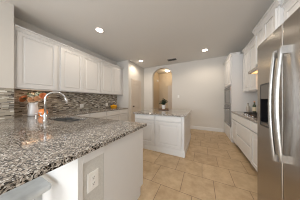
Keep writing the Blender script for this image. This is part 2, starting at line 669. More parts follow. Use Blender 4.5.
def wall_cab_left(u0, u1, doors, label):
    t = thing('wall_cabinet', label, 'cabinet', (-3.22, (u0 + u1) / 2, BOT), 'white wall cabinets on the left wall')
    b = NB(); box(b, XL + 0.012, -3.072, u0 + 0.001, u1 - 0.001, BOT + 0.012, TOP + 0.07); obj('carcass', b, M_CAB, t)
    b = NB()
    box(b, u0 + 0.001, u1 - 0.001, BOT, TOP + 0.03, -0.021, 0.0, ML)
    obj('face_frame', b, M_CAB, t)
    add_fronts(t, ML, [(a, c, BOT + 0.02, TOP - 0.015) for a, c in doors])
    return t


wall_cab_left(0.612, 1.27, [(0.645, 1.235)], 'tall white wall cabinet with one wide door above the flower pitcher')
wall_cab_left(1.27, 2.41, [(1.305, 1.825), (1.835, 2.38)], 'white double door wall cabinet behind the faucet spout')
wall_cab_left(2.41, 3.545, [(2.435, 2.95), (2.96, 3.40)], 'white double door wall cabinet next to pantry wall above yellow pot')
b = NB(); crown(b, mapX(-3.049, 1), 0.612, 3.545, 2.60)
tag(obj('crown_moulding', b, M_CAB, base=(-3.05, 2.0, 2.52)), 'long white crown moulding along top of left wall cabinets', 'moulding')

# --- left base cabinets
MLB = mapX(-2.79, 1)


def base_left(u0, u1, cells, label):
    t = thing('base_cabinet', label, 'cabinet', (-3.1, (u0 + u1) / 2, 0), 'white base cabinets along the left wall')
    b = NB(); box(b, XL + 0.002, -2.812, u0 + 0.001, u1 - 0.001, 0.10, 0.873); obj('carcass', b, M_CAB, t)
    b = NB(); box(b, u0 + 0.001, u1 - 0.001, 0.10, 0.873, -0.021, 0, MLB); obj('face_frame', b, M_CAB, t)
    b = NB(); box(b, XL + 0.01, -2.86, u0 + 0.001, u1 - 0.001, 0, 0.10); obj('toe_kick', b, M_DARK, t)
    add_fronts(t, MLB, [(a, c, 0.12, 0.69) for a, c in cells], [(a, c, 0.705, 0.862) for a, c in cells])


base_left(1.31, 2.42, [(1.33, 1.85), (1.87, 2.40)], 'white base cabinet beside the sink under long granite run')
base_left(2.42, 3.545, [(2.44, 3.04), (3.06, 3.50)], 'white base cabinet under yellow pot next to pantry wall')

# --- peninsula cabinet
t = thing('peninsula_cabinet', 'white sink peninsula cabinet with plain flat end panel toward the walkway', 'cabinet', (-1.7, 0.92, 0))
b = NB()
prism(b, [(0.602, 0), (1.175, 0), (1.175, 0.10), (1.24, 0.10), (1.24, 0.873), (0.602, 0.873)], -0.745, XE, lambda p, q, a: (a, p, q))
obj('end_panel', b, M_CAB, t)
b = NB(); box(b, -2.785, -0.746, 0.603, 0.62, 0.10, 0.873); obj('back_panel', b, M_CAB, t)
b = NB(); box(b, -2.785, -0.746, 0.621, 1.215, 0.10, 0.118); obj('bottom_panel', b, M_CAB, t)
b = NB(); box(b, -2.785, -0.746, 1.216, 1.238, 0.10, 0.873); obj('face_frame', b, M_CAB, t)
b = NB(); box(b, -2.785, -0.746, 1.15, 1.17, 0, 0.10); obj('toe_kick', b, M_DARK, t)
MPK = mapY(1.238, 1)
add_fronts(t, MPK, [(-2.72 + 0.49 * i, -2.72 + 0.49 * i + 0.47, 0.12, 0.69) for i in range(4)],
           [(-2.72 + 0.49 * i, -2.72 + 0.49 * i + 0.47, 0.705, 0.862) for i in range(4)])

# --- granite run: peninsula plus the long run on the left wall
b = NB()
xs = [XL + 0.011, XJ + 0.011, -2.76, -2.50, -1.75, -0.69]
ys = [0.03, YJ, 0.83, 1.18, 1.30, YP]


def inc(x, y):
    if y > 1.30:
        return x < -2.76
    if y < YJ:
        return x > XJ
    return not (-2.5 < x < -1.75 and 0.83 < y < 1.18)


grid_slab(b, xs, ys, inc, 0.875, 0.914)
tag(obj('countertop', b, M_GRAN, bevel=0.005, base=(-2.0, 0.9, 0.875)), 'speckled granite countertop wrapping from the near bar along the left wall', 'countertop')

# --- island
t = thing('island_cabinet', 'white kitchen island cabinet with raised panel doors on beige tile', 'cabinet', (-0.98, 2.98, 0))
IX0, IX1, IY0, IY1 = -1.62, -0.34, 2.355, 3.72
b = NB(); box(b, IX0, IX1, IY0, IY1, 0.0, 0.873); obj('carcass', b, M_CAB, t)
b = NB()
for M, u0, u1 in ((mapY(IY0, -1), IX0 - 0.014, IX1 + 0.014), (mapX(IX1, 1), IY0, IY1), (mapX(IX0, -1), IY0, IY1), (mapY(IY1, 1), IX0 - 0.014, IX1 + 0.014)):
    prism(b, [(0.0005, 0), (0.014, 0), (0.014, 0.10), (0.006, 0.125), (0.0005, 0.13)], u0, u1, lambda p, q, a: M(a, q, p))
obj('base_moulding', b, M_TRIM, t)
MI = mapY(IY0, -1)
add_fronts(t, MI, [(-1.59, -1.03, 0.15, 0.725), (-0.995, -0.40, 0.15, 0.725)], [(-1.59, -1.03, 0.745, 0.862), (-0.995, -0.40, 0.745, 0.862)])
b = NB(); box(b, -1.665, -0.300, 2.315, 3.80, 0.875, 0.914)
tag(obj('island_countertop', b, M_GRAN, bevel=0.005, base=(-0.98, 2.98, 0.875)), 'speckled granite top on the central island with plant tray', 'countertop')

# --- right side: base cabinets
RF = 0.80
MR = mapX(RF, -1)


def base_right(u0, u1, doors, drawers, label):
    t = thing('base_cabinet', label, 'cabinet', (1.09, (u0 + u1) / 2, 0), 'white base cabinets under the cooktop counter')
    b = NB(); box(b, RF + 0.022, XR - 0.002, u0 + 0.001, u1 - 0.001, 0.10, 0.873); obj('carcass', b, M_CAB, t)
    b = NB(); box(b, u0 + 0.001, u1 - 0.001, 0.10, 0.873, -0.021, -0.016, MR); obj('face_frame', b, M_CAB, t)
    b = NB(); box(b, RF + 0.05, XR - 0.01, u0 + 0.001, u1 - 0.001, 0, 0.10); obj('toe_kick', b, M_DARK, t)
    add_fronts(t, MR, doors, drawers, deep=0.0165)


base_right(3.29, 3.82, [(3.30, 3.805, 0.12, 0.692)], [(3.30, 3.805, 0.708, 0.862)], 'white base cabinet with one door beside the wall oven')
base_right(2.47, 3.29, [], [(2.485, 3.275, 0.708, 0.862), (2.485, 3.275, 0.402, 0.692), (2.485, 3.275, 0.12, 0.386)], 'white three drawer base cabinet below the cooktop')
base_right(1.53, 2.47, [(1.55, 1.99, 0.12, 0.692), (2.005, 2.465, 0.12, 0.692)], [(1.55, 1.99, 0.708, 0.862), (2.005, 2.465, 0.708, 0.862)], 'white base cabinet partly hidden behind the refrigerator')
b = NB(); box(b, 0.775, XR - 0.001, 1.53, 3.819, 0.875, 0.914)
tag(obj('countertop', b, M_GRAN, bevel=0.004, base=(1.08, 2.7, 0.875)), 'granite countertop around the cooktop on the right wall', 'countertop')

# --- oven tower
TX, TY0, TY1 = 0.78, 3.82, 4.80
MT = mapX(TX, -1)
t = thing('oven_tower_cabinet', 'full height white cabinet housing microwave and wall oven in right corner', 'cabinet', (1.08, 4.3, 0))
b = NB()
box(b, TX, XR - 0.001, TY0 + 0.001, TY0 + 0.03, 0.0, 2.55)
box(b, TX, XR - 0.001, TY1 - 0.03, TY1, 0.0, 2.55)
box(b, TX + 0.46, XR - 0.001, TY0 + 0.03, TY1 - 0.03, 0.0, 2.55)
box(b, TX, TX + 0.46, TY0 + 0.03, TY1 - 0.03, 0.0, 0.43)
box(b, TX, TX + 0.46, TY0 + 0.03, TY1 - 0.03, 1.67, 2.55)
obj('carcass', b, M_CAB, t)
add_fronts(t, MT, [(TY0 + 0.03, 4.305, 1.70, TOP - 0.01), (4.315, TY1 - 0.03, 1.70, TOP - 0.01)], [(TY0 + 0.03, TY1 - 0.03, 0.12, 0.41)])
b = NB(); crown(b, mapX(TX, -1), TY0, TY1, 2.60, r0=True, back=0.19); obj('crown', b, M_CAB, t)


def appliance(name, label, cat, z0, z1, micro):
    t = thing(name, label, cat, (1.0, 4.31, z0))
    y0, y1 = TY0 + 0.045, TY1 - 0.045
    b = NB(); box(b, TX + 0.001, TX + 0.42, y0, y1, z0, z1); obj('body', b, M_STEELD, t)
    M = mapX(TX, -1)
    b = NB(); box(b, y0 - 0.01, y1 + 0.01, z0, z1, 0.0, 0.022, M); obj('front_frame', b, M_STEELD, t, bevel=0.004)
    b = NB(); box(b, y0 + 0.04, y1 - (0.20 if micro else 0.04), z0 + 0.07, z1 - 0.14, 0.0225, 0.028, M); obj('glass_window', b, M_OVEN, t)
    b = NB(); box(b, y0 + 0.02, y1 - 0.02, z1 - 0.10, z1 - 0.02, 0.0225, 0.027, M); obj('control_panel', b, M_BLACK, t)
    if not micro:
        b = NB()
        zc = z1 - 0.125
        tube(b, [M(y0 + 0.06, zc, 0.022), M(y0 + 0.06, zc, 0.06), M(y0 + 0.075, zc, 0.066), M(y1 - 0.075, zc, 0.066), M(y1 - 0.06, zc, 0.06), M(y1 - 0.06, zc, 0.022)], 0.010, 8)
        obj('handle', b, M_HANDLE, t, smooth=True)
    else:
        b = NB(); box(b, y1 - 0.17, y1 - 0.03, z0 + 0.07, z1 - 0.14, 0.0225, 0.028, M); obj('keypad', b, M_BLACK, t)


appliance('microwave', 'built in stainless microwave set above the wall oven', 'microwave', 1.075, 1.665, True)
appliance('wall_oven', 'built in stainless wall oven below the microwave', 'oven', 0.435, 1.065, False)


# --- right wall cabinets
def wall_cab_right(xf, u0, u1, bot, doors, label, r0=False, r1=False, TOP=2.52, grp='white wall cabinets on the right wall'):
    t = thing('wall_cabinet', label, 'cabinet', ((xf + XR) / 2, (u0 + u1) / 2, bot), grp)
    M = mapX(xf, -1)
    b = NB(); box(b, xf + 0.022, XR - 0.001, u0 + 0.001, u1 - 0.001, bot + 0.012, TOP + 0.07); obj('carcass', b, M_CAB, t)
    b = NB(); box(b, u0 + 0.001, u1 - 0.001, bot, TOP + 0.03, -0.021, 0, M); obj('face_frame', b, M_CAB, t)
    add_fronts(t, M, [(a, c, bot + 0.02, TOP - 0.015) for a, c in doors])
    b = NB(); crown(b, M, u0 + 0.002, u1 - 0.002, TOP + 0.08, r0=r0, r1=r1, back=0.045); obj('crown', b, M_CAB, t)


wall_cab_right(1.05, 2.925, 3.768, BOT, [(2.96, 3.36), (3.37, 3.75)], 'white wall cabinet between oven tower and range hood')
wall_cab_right(1.00, 2.20, 2.92, 1.93, [(2.22, 2.556), (2.564, 2.90)], 'short white cabinet standing proud above the range hood', r0=True, r1=True, TOP=2.61)
wall_cab_right(1.07, 1.20, 2.195, 1.90, [(1.22, 1.69), (1.70, 2.175)], 'white wall cabinet high behind the refrigerator')

# --- range hood
t = thing('range_hood', 'slim stainless range hood lit warm underneath over the cooktop', 'range hood', (1.12, 2.56, 1.78))
b = NB()
prism(b, [(0.877, 1.800), (XR - 0.002, 1.800), (XR - 0.002, 1.928), (1.0, 1.928), (0.877, 1.835)], 2.20, 2.92, lambda p, q, a: (p, a, q))
obj('housing', b, M_STEEL, t)
b = NB()
box(b, 0.877, 0.89, 2.20, 2.92, 1.785, 1.7995); box(b, 0.89, XR - 0.002, 2.20, 2.213, 1.785, 1.7995); box(b, 0.89, XR - 0.002, 2.907, 2.92, 1.785, 1.7995)
obj('rim', b, M_STEELD, t)
b = NB(); box(b, 0.90, 1.34, 2.22, 2.90, 1.794, 1.7995); obj('filter', b, M_STEEL, t)
for yy in (2.36, 2.76):
    b = NB(); box(b, 0.93, 1.22, yy - 0.15, yy + 0.15, 1.789, 1.7935); obj('lamp_lens', b, M_HOODL, t)
    d = bpy.data.lights.new('hood_lamp', 'POINT'); d.energy = HOOD_POWER; d.color = (1.0, 0.50, 0.18); d.shadow_soft_size = 0.03
    lo = bpy.data.objects.new('hood_lamp', d); lo.location = (1.02, yy, 1.74); COL.objects.link(lo)

# ---------------------------------------------------------------- refrigerator
t = thing('refrigerator', 'large stainless side by side refrigerator with ice dispenser at right', 'refrigerator', (0.95, 1.03, 0))
FX = 0.52
MF = mapX(FX, -1)
b = NB(); box(b, 0.605, 1.33, 0.575, 1.488, 0.03, 1.775); obj('body', b, M_STEELD, t, bevel=0.006)
b = NB(); box(b, 0.60, 1.30, 0.59, 1.475, 0.0, 0.028); obj('base_grille', b, M_BLACK, t)


def fridge_door(y0, y1, hole):
    b = NB()
    ysl = [y0, y1] if not hole else [y0, hole[0], hole[1], y1]
    zsl = [0.05, 1.80] if not hole else [0.05, hole[2], hole[3], 1.80]
    grid_slab(b, ysl, zsl, (lambda u, v: True) if not hole else (lambda u, v: not (hole[0] < u < hole[1] and hole[2] < v < hole[3])),
              -0.08, 0.0, MF)
    return obj('door', b, M_STEEL, t, bevel=0.012, seg=4)


HO = (1.275, 1.415, 1.00, 1.385)
fd = fridge_door(1.108, 1.49, HO)
nd = fridge_door(0.572, 1.098, None)
b = NB()
h0, h1, v0, v1 = HO
box(b, h0, h1, v0, v1, -0.075, -0.070, MF)
for (a0, a1, c0, c1) in ((h0 - 0.004, h0 + 0.006, v0 - 0.004, v1 + 0.004), (h1 - 0.006, h1 + 0.004, v0 - 0.004, v1 + 0.004),
                         (h0 + 0.006, h1 - 0.006, v0 - 0.004, v0 + 0.006), (h0 + 0.006, h1 - 0.006, v1 - 0.006, v1 + 0.004)):
    box(b, a0, a1, c0, c1, -0.07, 0.003, MF)
dsp = obj('dispenser', b, M_BLACK, t, label='black water and ice dispenser recess')
b = NB(); box(b, h0 + 0.007, h1 - 0.007, 1.25, v1 - 0.007, -0.03, 0.002, MF); obj('control_panel', b, M_DISP, dsp)
b = NB(); box(b, h0 + 0.007, h1 - 0.007, v0 + 0.007, v0 + 0.03, -0.069, 0.001, MF); obj('drip_tray', b, M_STEELD, dsp)
b = NB(); box(b, 1.325, 1.365, 1.12, 1.23, -0.06, -0.045, MF); obj('paddle', b, M_BLACK, dsp)


def fridge_handle(y, z0, z1, par):
    b = NB()
    pts, rad = [], []
    n = 22
    for i in range(n + 1):
        s = i / n
        w = 0.024 + 0.023 * math.sin(PI * s)
        pts.append(MF(y, z0 + (z1 - z0) * s, w))
        rad.append(0.0115)
    tube(b, pts, rad, 12)
    box(b, y - 0.012, y + 0.012, z0 - 0.012, z0 + 0.04, 0, 0.030, MF)
    box(b, y - 0.012, y + 0.012, z1 - 0.04, z1 + 0.012, 0, 0.030, MF)
    obj('handle', b, M_HANDLE, par, smooth=False, label='long bowed bright steel handle')


fridge_handle(1.140, 0.79, 1.60, fd)
fridge_handle(1.060, 0.82, 1.60, nd)

# ---------------------------------------------------------------- sink, faucet
t = thing('sink', 'double bowl stainless sink set into the granite peninsula', 'sink', (-2.125, 1.0, 0.70))
for (x0, x1) in ((-2.51, -2.14), (-2.11, -1.74)):
    b = NB()
    y0, y1, z0, z1, th = 0.82, 1.19, 0.69, 0.874, 0.006
    box(b, x0, x1, y0, y1, z0, z0 + th)
    box(b, x0, x0 + th, y0, y1, z0 + th, z1); box(b, x1 - th, x1, y0, y1, z0 + th, z1)
    box(b, x0 + th, x1 - th, y0, y0 + th, z0 + th, z1); box(b, x0 + th, x1 - th, y1 - th, y1, z0 + th, z1)
    bo = obj('bowl', b, M_SINK, t)
    b = NB(); lathe(b, [(0.045, 0), (0.045, 0.004), (0.025, 0.005), (0.02, 0.002)], ((x0 + x1) / 2, 1.0, z0 + th), 20); obj('drain', b, M_CHROME, bo, smooth=False)
b = NB(); box(b, -2.139, -2.111, 0.82, 1.19, 0.84, 0.874); obj('divider', b, M_SINK, t)

FXP, FYP = -2.22, 0.755
t = thing('faucet', 'tall chrome gooseneck kitchen faucet beside the sink', 'faucet', (FXP, FYP, 0.914))
b = NB(); lathe(b, [(0.032, 0.0005), (0.032, 0.008), (0.024, 0.014), (0.023, 0.10), (0.018, 0.108)], (FXP, FYP, 0.914), 20); obj('base', b, M_CHROME, t, smooth=True)
dx, dy = 0.30, 0.954
pts = [(FXP, FYP, 0.914 + 0.10), (FXP, FYP, 0.914 + 0.34)]
R = 0.125
for k in range(1, 15):
    a = PI - (PI * 0.93) * k / 14
    s = R + R * math.cos(a)
    pts.append((FXP + dx * s, FYP + dy * s, 0.914 + 0.34 + R * 0.92 * math.sin(a)))
b = NB(); tube(b, pts, 0.0145, 12); obj('spout', b, M_CHROME, t, smooth=True)
e = Vector(pts[-1]); dd = (Vector(pts[-1]) - Vector(pts[-2])).normalized()
b = NB(); tube(b, [e - dd * 0.005, e + dd * 0.03, e + dd * 0.075, e + dd * 0.085], [0.017, 0.019, 0.021, 0.018], 12); obj('spray_head', b, M_CHROME, t, smooth=True)
b = NB(); tube(b, [(FXP - 0.018, FYP - 0.01, 0.985), (FXP - 0.05, FYP - 0.03, 0.99), (FXP - 0.075, FYP - 0.04, 1.03)], [0.012, 0.010, 0.007], 10); obj('lever', b, M_CHROME, t, smooth=True)

t = thing('soap_dispenser', 'small chrome soap dispenser left of the faucet', 'soap dispenser', (-2.60, 0.765, 0.914))
b = NB(); lathe(b, [(0.022, 0.0005), (0.022, 0.006), (0.014, 0.012), (0.013, 0.06), (0.009, 0.065)], (-2.60, 0.765, 0.914), 16); obj('base', b, M_CHROME, t, smooth=True)
b = NB(); tube(b, [(-2.60, 0.765, 0.975), (-2.60, 0.765, 1.005), (-2.585, 0.80, 1.012), (-2.575, 0.83, 1.002)], [0.008, 0.010, 0.008, 0.006], 8); obj('nozzle', b, M_CHROME, t, smooth=True)

# ---------------------------------------------------------------- pitcher and flowers
PX, PY = -3.10, 0.87
CT = 0.9142
t = thing('pitcher', 'white ceramic pitcher holding orange flowers on corner of granite', 'pitcher', (PX, PY, CT))
b = NB()
lathe(b, [(0.062, 0.0), (0.078, 0.01), (0.082, 0.06), (0.076, 0.14), (0.064, 0.21), (0.066, 0.25), (0.074, 0.272),
          (0.069, 0.272), (0.061, 0.25), (0.059, 0.21), (0.07, 0.14), (0.074, 0.06), (0.06, 0.014)], (PX, PY, CT), 28)
obj('body', b, M_CERAM, t, smooth=True)
ux, uy = -0.896, -0.443
b = NB()
tube(b, [(PX + ux * s, PY + uy * s, CT + z) for s, z in ((0.062, 0.235), (0.09, 0.245), (0.118, 0.225), (0.122, 0.17), (0.108, 0.11), (0.074, 0.075))], 0.010, 10)
obj('handle', b, M_CERAM, t, smooth=True)
b = NB()
hexa(b, [(PX - ux * r - uy * q, PY - uy * r + ux * q, CT + z)
         for (r, q, z) in ((0.062, -0.022, 0.235), (0.062, 0.022, 0.235), (0.098, 0.006, 0.272), (0.098, -0.006, 0.272),
                           (0.060, -0.022, 0.272), (0.060, 0.022, 0.272), (0.098, 0.006, 0.278), (0.098, -0.006, 0.278))])
obj('spout', b, M_CERAM, t)


def at(r, f, z):   # right / forward offset from the pitcher axis as seen from the camera side
    return Vector((PX + 0.896 * r - 0.443 * f, PY + 0.443 * r + 0.896 * f, z))


def rose(name, pos, rad, m, label, tilt, grp='roses in the white pitcher'):
    pos = Vector(pos)
    rad *= 1.15
    t = thing(name, label, 'flower', tuple(pos), grp)
    b = NB()
    ax = Vector(tilt).normalized()
    q = ax.to_track_quat('Z', 'Y')
    for ring, (n, rr, op, h) in enumerate(((4, 0.30, 0.15, 0.95), (5, 0.55, 0.35, 0.92), (6, 0.8, 0.6, 0.75), (7, 1.0, 0.95, 0.5))):
        for k in range(n):
            a = 2 * PI * (k + 0.5 * (ring % 2)) / n + random.uniform(-.15, .15)
            ca, sa = math.cos(a), math.sin(a)
            w = rad * (0.35 + 0.5 * rr)
            rows = []
            for tt in (0, 0.35, 0.7, 1.0):
                rr_ = rad * rr * (0.25 + 0.75 * math.sin(tt * PI / 2)) * (1 + op * 0.15 * tt * tt)
                zz = rad * (-0.75 + (h + 0.6) * tt * (1 - 0.25 * op * tt))
                ww = w * math.sin(PI * (0.12 + 0.70 * tt)) * 0.62
                row = []
                for sgn in (-1, 0, 1):
                    back = 0.10 * rad * (1 if sgn else 0)
                    p = Vector(((rr_ - back) * ca - sgn * ww * sa, (rr_ - back) * sa + sgn * ww * ca, zz))
                    row.append(b.verts.new(pos + q @ p))
                rows.append(row)
            for r0, r1 in zip(rows, rows[1:]):
                for j in range(2):
                    b.faces.new([r0[j], r0[j + 1], r1[j + 1], r1[j]])
    obj('petals', b, m, t, smooth=True)
    b = NB()
    foot = Vector((PX + (pos.x - PX) * 0.12, PY + (pos.y - PY) * 0.12, CT + 0.10))
    neck = Vector((PX + (pos.x - PX) * 0.30, PY + (pos.y - PY) * 0.30, CT + 0.285))
    tube(b, [foot, neck, pos - ax * rad * 0.6], 0.004, 6)
    obj('stem', b, M_LEAF, t, smooth=True)


def lean(r, u):    # a flower head turned to the room, r to its right, u upward
    return (0.85 + 0.896 * r, -0.35 + 0.443 * r, u)


rose('rose', at(-0.180, -0.02, 1.262), 0.056, M_ROSE, 'orange rose drooping lowest at far left of the pitcher', lean(-0.6, 0.3))
rose('rose', at(-0.085, -0.07, 1.280), 0.052, M_ROSE, 'orange rose just above the pitcher handle', lean(-0.3, 0.7))
rose('rose', at(0.055, -0.08, 1.250), 0.050, M_PEACH, 'pale peach rose leaning low over pitcher rim', lean(0.1, 0.4))
rose('rose', at(0.150, -0.05, 1.272), 0.046, M_PEACH, 'peach rose below the brightest orange rose on right', lean(0.4, 0.4))
rose('rose', at(0.215, 0.00, 1.325), 0.054, M_ROSE, 'bright orange rose at upper right by the faucet', lean(0.4, 0.6))
# cream blossoms cluster
for (r, f, z, lab) in ((-0.01, -0.02, 1.325, 'pale green cream blossom cluster above centre of the pitcher'), (0.09, 0.02, 1.355, 'pale cream blossom cluster at top of the bouquet')):
    pos = at(r, f, z)
    t = thing('hydrangea', lab, 'flower', tuple(pos), 'cream blossoms in the white pitcher')
    b = NB()
    for i in range(60):
        th, ph = math.acos(1 - 2 * (i + .5) / 60), PI * (1 + 5 ** .5) * i
        d = Vector((math.sin(th) * math.cos(ph), math.sin(th) * math.sin(ph), math.cos(th)))
        q = d.to_track_quat('Z', 'Y')
        c = pos + d * 0.052 * random.uniform(.85, 1.1)
        for kk in range(4):
            a = kk * PI / 2 + random.random()
            p0 = c
            p1 = c + q @ Vector((0.012 * math.cos(a - .5), 0.012 * math.sin(a - .5), 0.003))
            p2 = c + q @ Vector((0.017 * math.cos(a), 0.017 * math.sin(a), 0.004))
            p3 = c + q @ Vector((0.012 * math.cos(a + .5), 0.012 * math.sin(a + .5), 0.003))
            b.faces.new([b.verts.new(p) for p in (p0, p1, p2, p3)])
    obj('petals', b, M_CREAM, t)
    b = NB(); tube(b, [(PX + 0.1 * (pos.x - PX), PY, CT + 0.10), (PX + .3 * (pos.x - PX), PY + .3 * (pos.y - PY), CT + 0.285), pos], 0.004, 6); obj('stem', b, M_LEAF, t)
# green sprigs
for (r, f, z, lab) in ((-0.03, -0.06, 1.36, 'leafy green sprig rising among the cream blossoms'), (-0.055, -0.10, 1.265, 'dark green leaves hanging over the pitcher handle side'),
                       (0.14, -0.02, 1.375, 'green sprig rising at the right of the bouquet')):
    pos = at(r, f, z)
    t = thing('leafy_sprig', lab, 'foliage', tuple(pos), 'green sprigs in the white pitcher')
    foot = Vector((PX, PY, CT + 0.10)); neck = Vector((PX + .3 * (pos.x - PX), PY + .3 * (pos.y - PY), CT + 0.285))
    b = NB(); tube(b, [foot, neck, pos], 0.0035, 6); obj('stem', b, M_LEAF, t)
    b = NB()
    for i in range(14):
        s = 0.25 + 0.75 * i / 13
        p = neck.lerp(pos, s)
        a = i * 2.4
        leaf(b, p, (math.cos(a), math.sin(a), 0.4), (0, 0, 1), 0.085, 0.042)
    obj('leaves', b, M_LEAF, t, smooth=True)

# warm light bar added under the first wall cabinet to brighten the flowers
t = thing('added_light_bar', 'slim warm light bar added under the wall cabinet to light the flowers', 'light', (-3.105, 0.95, BOT + 0.0115))
b = NB(); box(b, -3.125, -3.085, 0.70, 1.20, BOT - 0.006, BOT + 0.0115); obj('housing', b, M_PLATE, t)
b = NB(); box(b, -3.12, -3.09, 0.71, 1.19, BOT - 0.009, BOT - 0.0065); obj('diffuser', b, M_BARL, t)
area('added_bar_lamp', (-3.105, 0.95, BOT - 0.011), (0, 0, 0), 0.03, 0.46, BAR_POWER, (1.0, 0.56, 0.30))

# copper pumpkin
QX, QY = -2.91, 0.955
t = thing('pumpkin', 'glowing glossy orange pumpkin between white pitcher and faucet', 'pumpkin', (QX, QY, CT))
b = NB()
prof = [(0.02, 0.006), (0.045, 0.0), (0.063, 0.02), (0.074, 0.06), (0.070, 0.10), (0.052, 0.135), (0.026, 0.148), (0.012, 0.14)]
lathe(b, prof, (QX, QY, CT), 48, rib=lambda a: 1 - 0.07 * abs(math.cos(4 * a)) ** 6)
obj('body', b, M_PUMP, t, smooth=True)
b = NB(); tube(b, [(QX, QY, CT + 0.138), (QX + .004, QY, CT + 0.165), (QX + .018, QY, CT + 0.185)], [0.012, 0.008, 0.009], 8); obj('stalk', b, M_STALK, t)

# yellow pot on the far counter
YX, YY = -3.24, 3.20
t = thing('casserole_pot', 'yellow lidded casserole pot on granite by the mosaic backsplash', 'pot', (YX, YY, CT))
b = NB(); lathe(b, [(0.095, 0.0), (0.115, 0.012), (0.130, 0.08), (0.134, 0.085), (0.125, 0.085), (0.105, 0.02)], (YX, YY, CT), 28); obj('body', b, M_YELL, t, smooth=True)
b = NB(); lathe(b, [(0.134, 0.086), (0.13, 0.096), (0.09, 0.118), (0.04, 0.130), (0.012, 0.132)], (YX, YY, CT), 28); ld = obj('lid', b, M_YELL, t, smooth=True)
b = NB(); lathe(b, [(0.012, 0.1325), (0.012, 0.142), (0.024, 0.150), (0.024, 0.160), (0.010, 0.164)], (YX, YY, CT), 16); obj('knob', b, M_YELL, ld, smooth=True)
for s in (-1, 1):
    b = NB(); tube(b, [(YX - .03, YY + s * .124, CT + .066), (YX - .03, YY + s * .155, CT + .070), (YX + .03, YY + s * .155, CT + .070), (YX + .03, YY + s * .124, CT + .066)], 0.008, 8); obj('handle', b, M_YELL, t, smooth=True)


# ---------------------------------------------------------------- outlets and switch
def outlet(M, u, v, w, h, label, grp=None, kind='outlet'):
    p = M(u, v, 0)
    t = thing('power_outlet' if kind == 'outlet' else 'light_switch', label, kind, p, grp)
    b = NB(); frustum(b, M, u - w / 2, u + w / 2, v - h / 2, v + h / 2, 0.0005, 0.007, 0.004); obj('plate', b, M_PLATE, t)
    if kind == 'outlet':
        for s in (-1, 1):
            b = NB(); frustum(b, M, u - 0.017, u + 0.017, v + s * 0.021 - 0.015, v + s * 0.021 + 0.015, 0.007, 0.009, 0.003); so = obj('socket', b, M_PLATE, t)
            b = NB()
            box(b, u - 0.008, u - 0.005, v + s * 0.021 - 0.002, v + s * 0.021 + 0.008, 0.0088, 0.0094, M)
            box(b, u + 0.005, u + 0.008, v + s * 0.021 - 0.002, v + s * 0.021 + 0.008, 0.0088, 0.0094, M)
            box(b, u - 0.003, u + 0.003, v + s * 0.021 - 0.011, v + s * 0.021 - 0.006, 0.0088, 0.0094, M)
            obj('slot', b, M_SLOT, so)
    else:
        b = NB(); frustum(b, M, u - 0.016, u + 0.016, v - 0.033, v + 0.033, 0.007, 0.011, 0.003); obj('rocker', b, M_PLATE, t)
    return t


outlet(mapX(XE, 1), 0.508, 0.65, 0.088, 0.135, 'white duplex outlet on grey textured end of the bar wall')
MTL = mapX(XL + 0.010, 1)
o1 = outlet(MTL, 2.01, 1.06, 0.115, 0.115, 'white outlet on mosaic backsplash behind the sink', 'outlets on the mosaic backsplash')
o2 = copy_tree(o1)
o2.location = (XL + 0.010, 2.98, 1.06)
o2['label'] = 'white outlet on mosaic backsplash just left of the yellow pot'
outlet(mapY(YB, -1), -0.96, 1.40, 0.078, 0.12, 'white light switch on back wall right of the arch', None, 'light switch')
t = thing('door_chime', 'small white door chime box on hall wall inside the arch', 'door chime', (-2.47, 6.0, 2.34))
b = NB(); box(b, 5.90, 6.10, 2.36, 2.48, 0.0005, 0.045, mapX(-2.47, 1)); obj('cover', b, M_PLATE, t, bevel=0.006)

# ---------------------------------------------------------------- island tray and plant
RX, RY = -1.15, 3.36
t = thing('serving_tray', 'round dark wooden tray under the potted plant on the island', 'tray', (RX, RY, CT))
b = NB(); lathe(b, [(0.165, 0.016), (0.18, 0.018), (0.18, 0.036), (0.170, 0.036), (0.167, 0.026), (0.02, 0.026)], (RX, RY, CT), 32); obj('plate', b, M_WOOD, t, smooth=False)
for kx in range(3):
    a = kx * 2 * PI / 3 + .4
    b = NB(); lathe(b, [(0.014, 0), (0.016, 0.006), (0.014, 0.0158)], (RX + .13 * math.cos(a), RY + .13 * math.sin(a), CT), 12); obj('foot', b, M_WOOD, t)
t = thing('potted_plant', 'small bushy green plant in white pot on the island tray', 'plant', (RX, RY, CT + 0.0265))
z0 = CT + 0.0265
b = NB(); lathe(b, [(0.052, 0), (0.056, 0.004), (0.072, 0.125), (0.075, 0.130), (0.068, 0.130), (0.066, 0.115), (0.02, 0.112)], (RX, RY, z0), 24); po = obj('pot', b, M_CERAM, t, smooth=True)
b = NB(); lathe(b, [(0.064, 0.1125), (0.060, 0.119), (0.01, 0.121)], (RX, RY, z0), 20); obj('soil', b, M_SOIL, po)
b = NB(); bl = NB()
for i in range(16):
    a = i * 2.4
    rr = 0.04 + 0.105 * ((i * 7) % 16) / 16
    p0 = Vector((RX + 0.02 * math.cos(a), RY + 0.02 * math.sin(a), z0 + 0.117))
    p2 = Vector((RX + rr * math.cos(a), RY + rr * math.sin(a), z0 + 0.33 - rr * 1.0 + 0.03 * (i % 3)))
    p1 = p0.lerp(p2, 0.5) + Vector((0, 0, 0.03))
    tube(b, [p0, p1, p2], 0.003, 5)
    for j in range(6):
        s = 0.4 + 0.12 * j
        p = p0.lerp(p2, s)
        aa = a + (j - 2.5) * 1.1
        leaf(bl, p, (math.cos(aa), math.sin(aa), random.uniform(-.1, .7)), (0, 0, 1), 0.085, 0.05, 0.3)
obj('stems', b, M_LEAF2, t)
obj('foliage', bl, M_LEAF2, t, smooth=True)

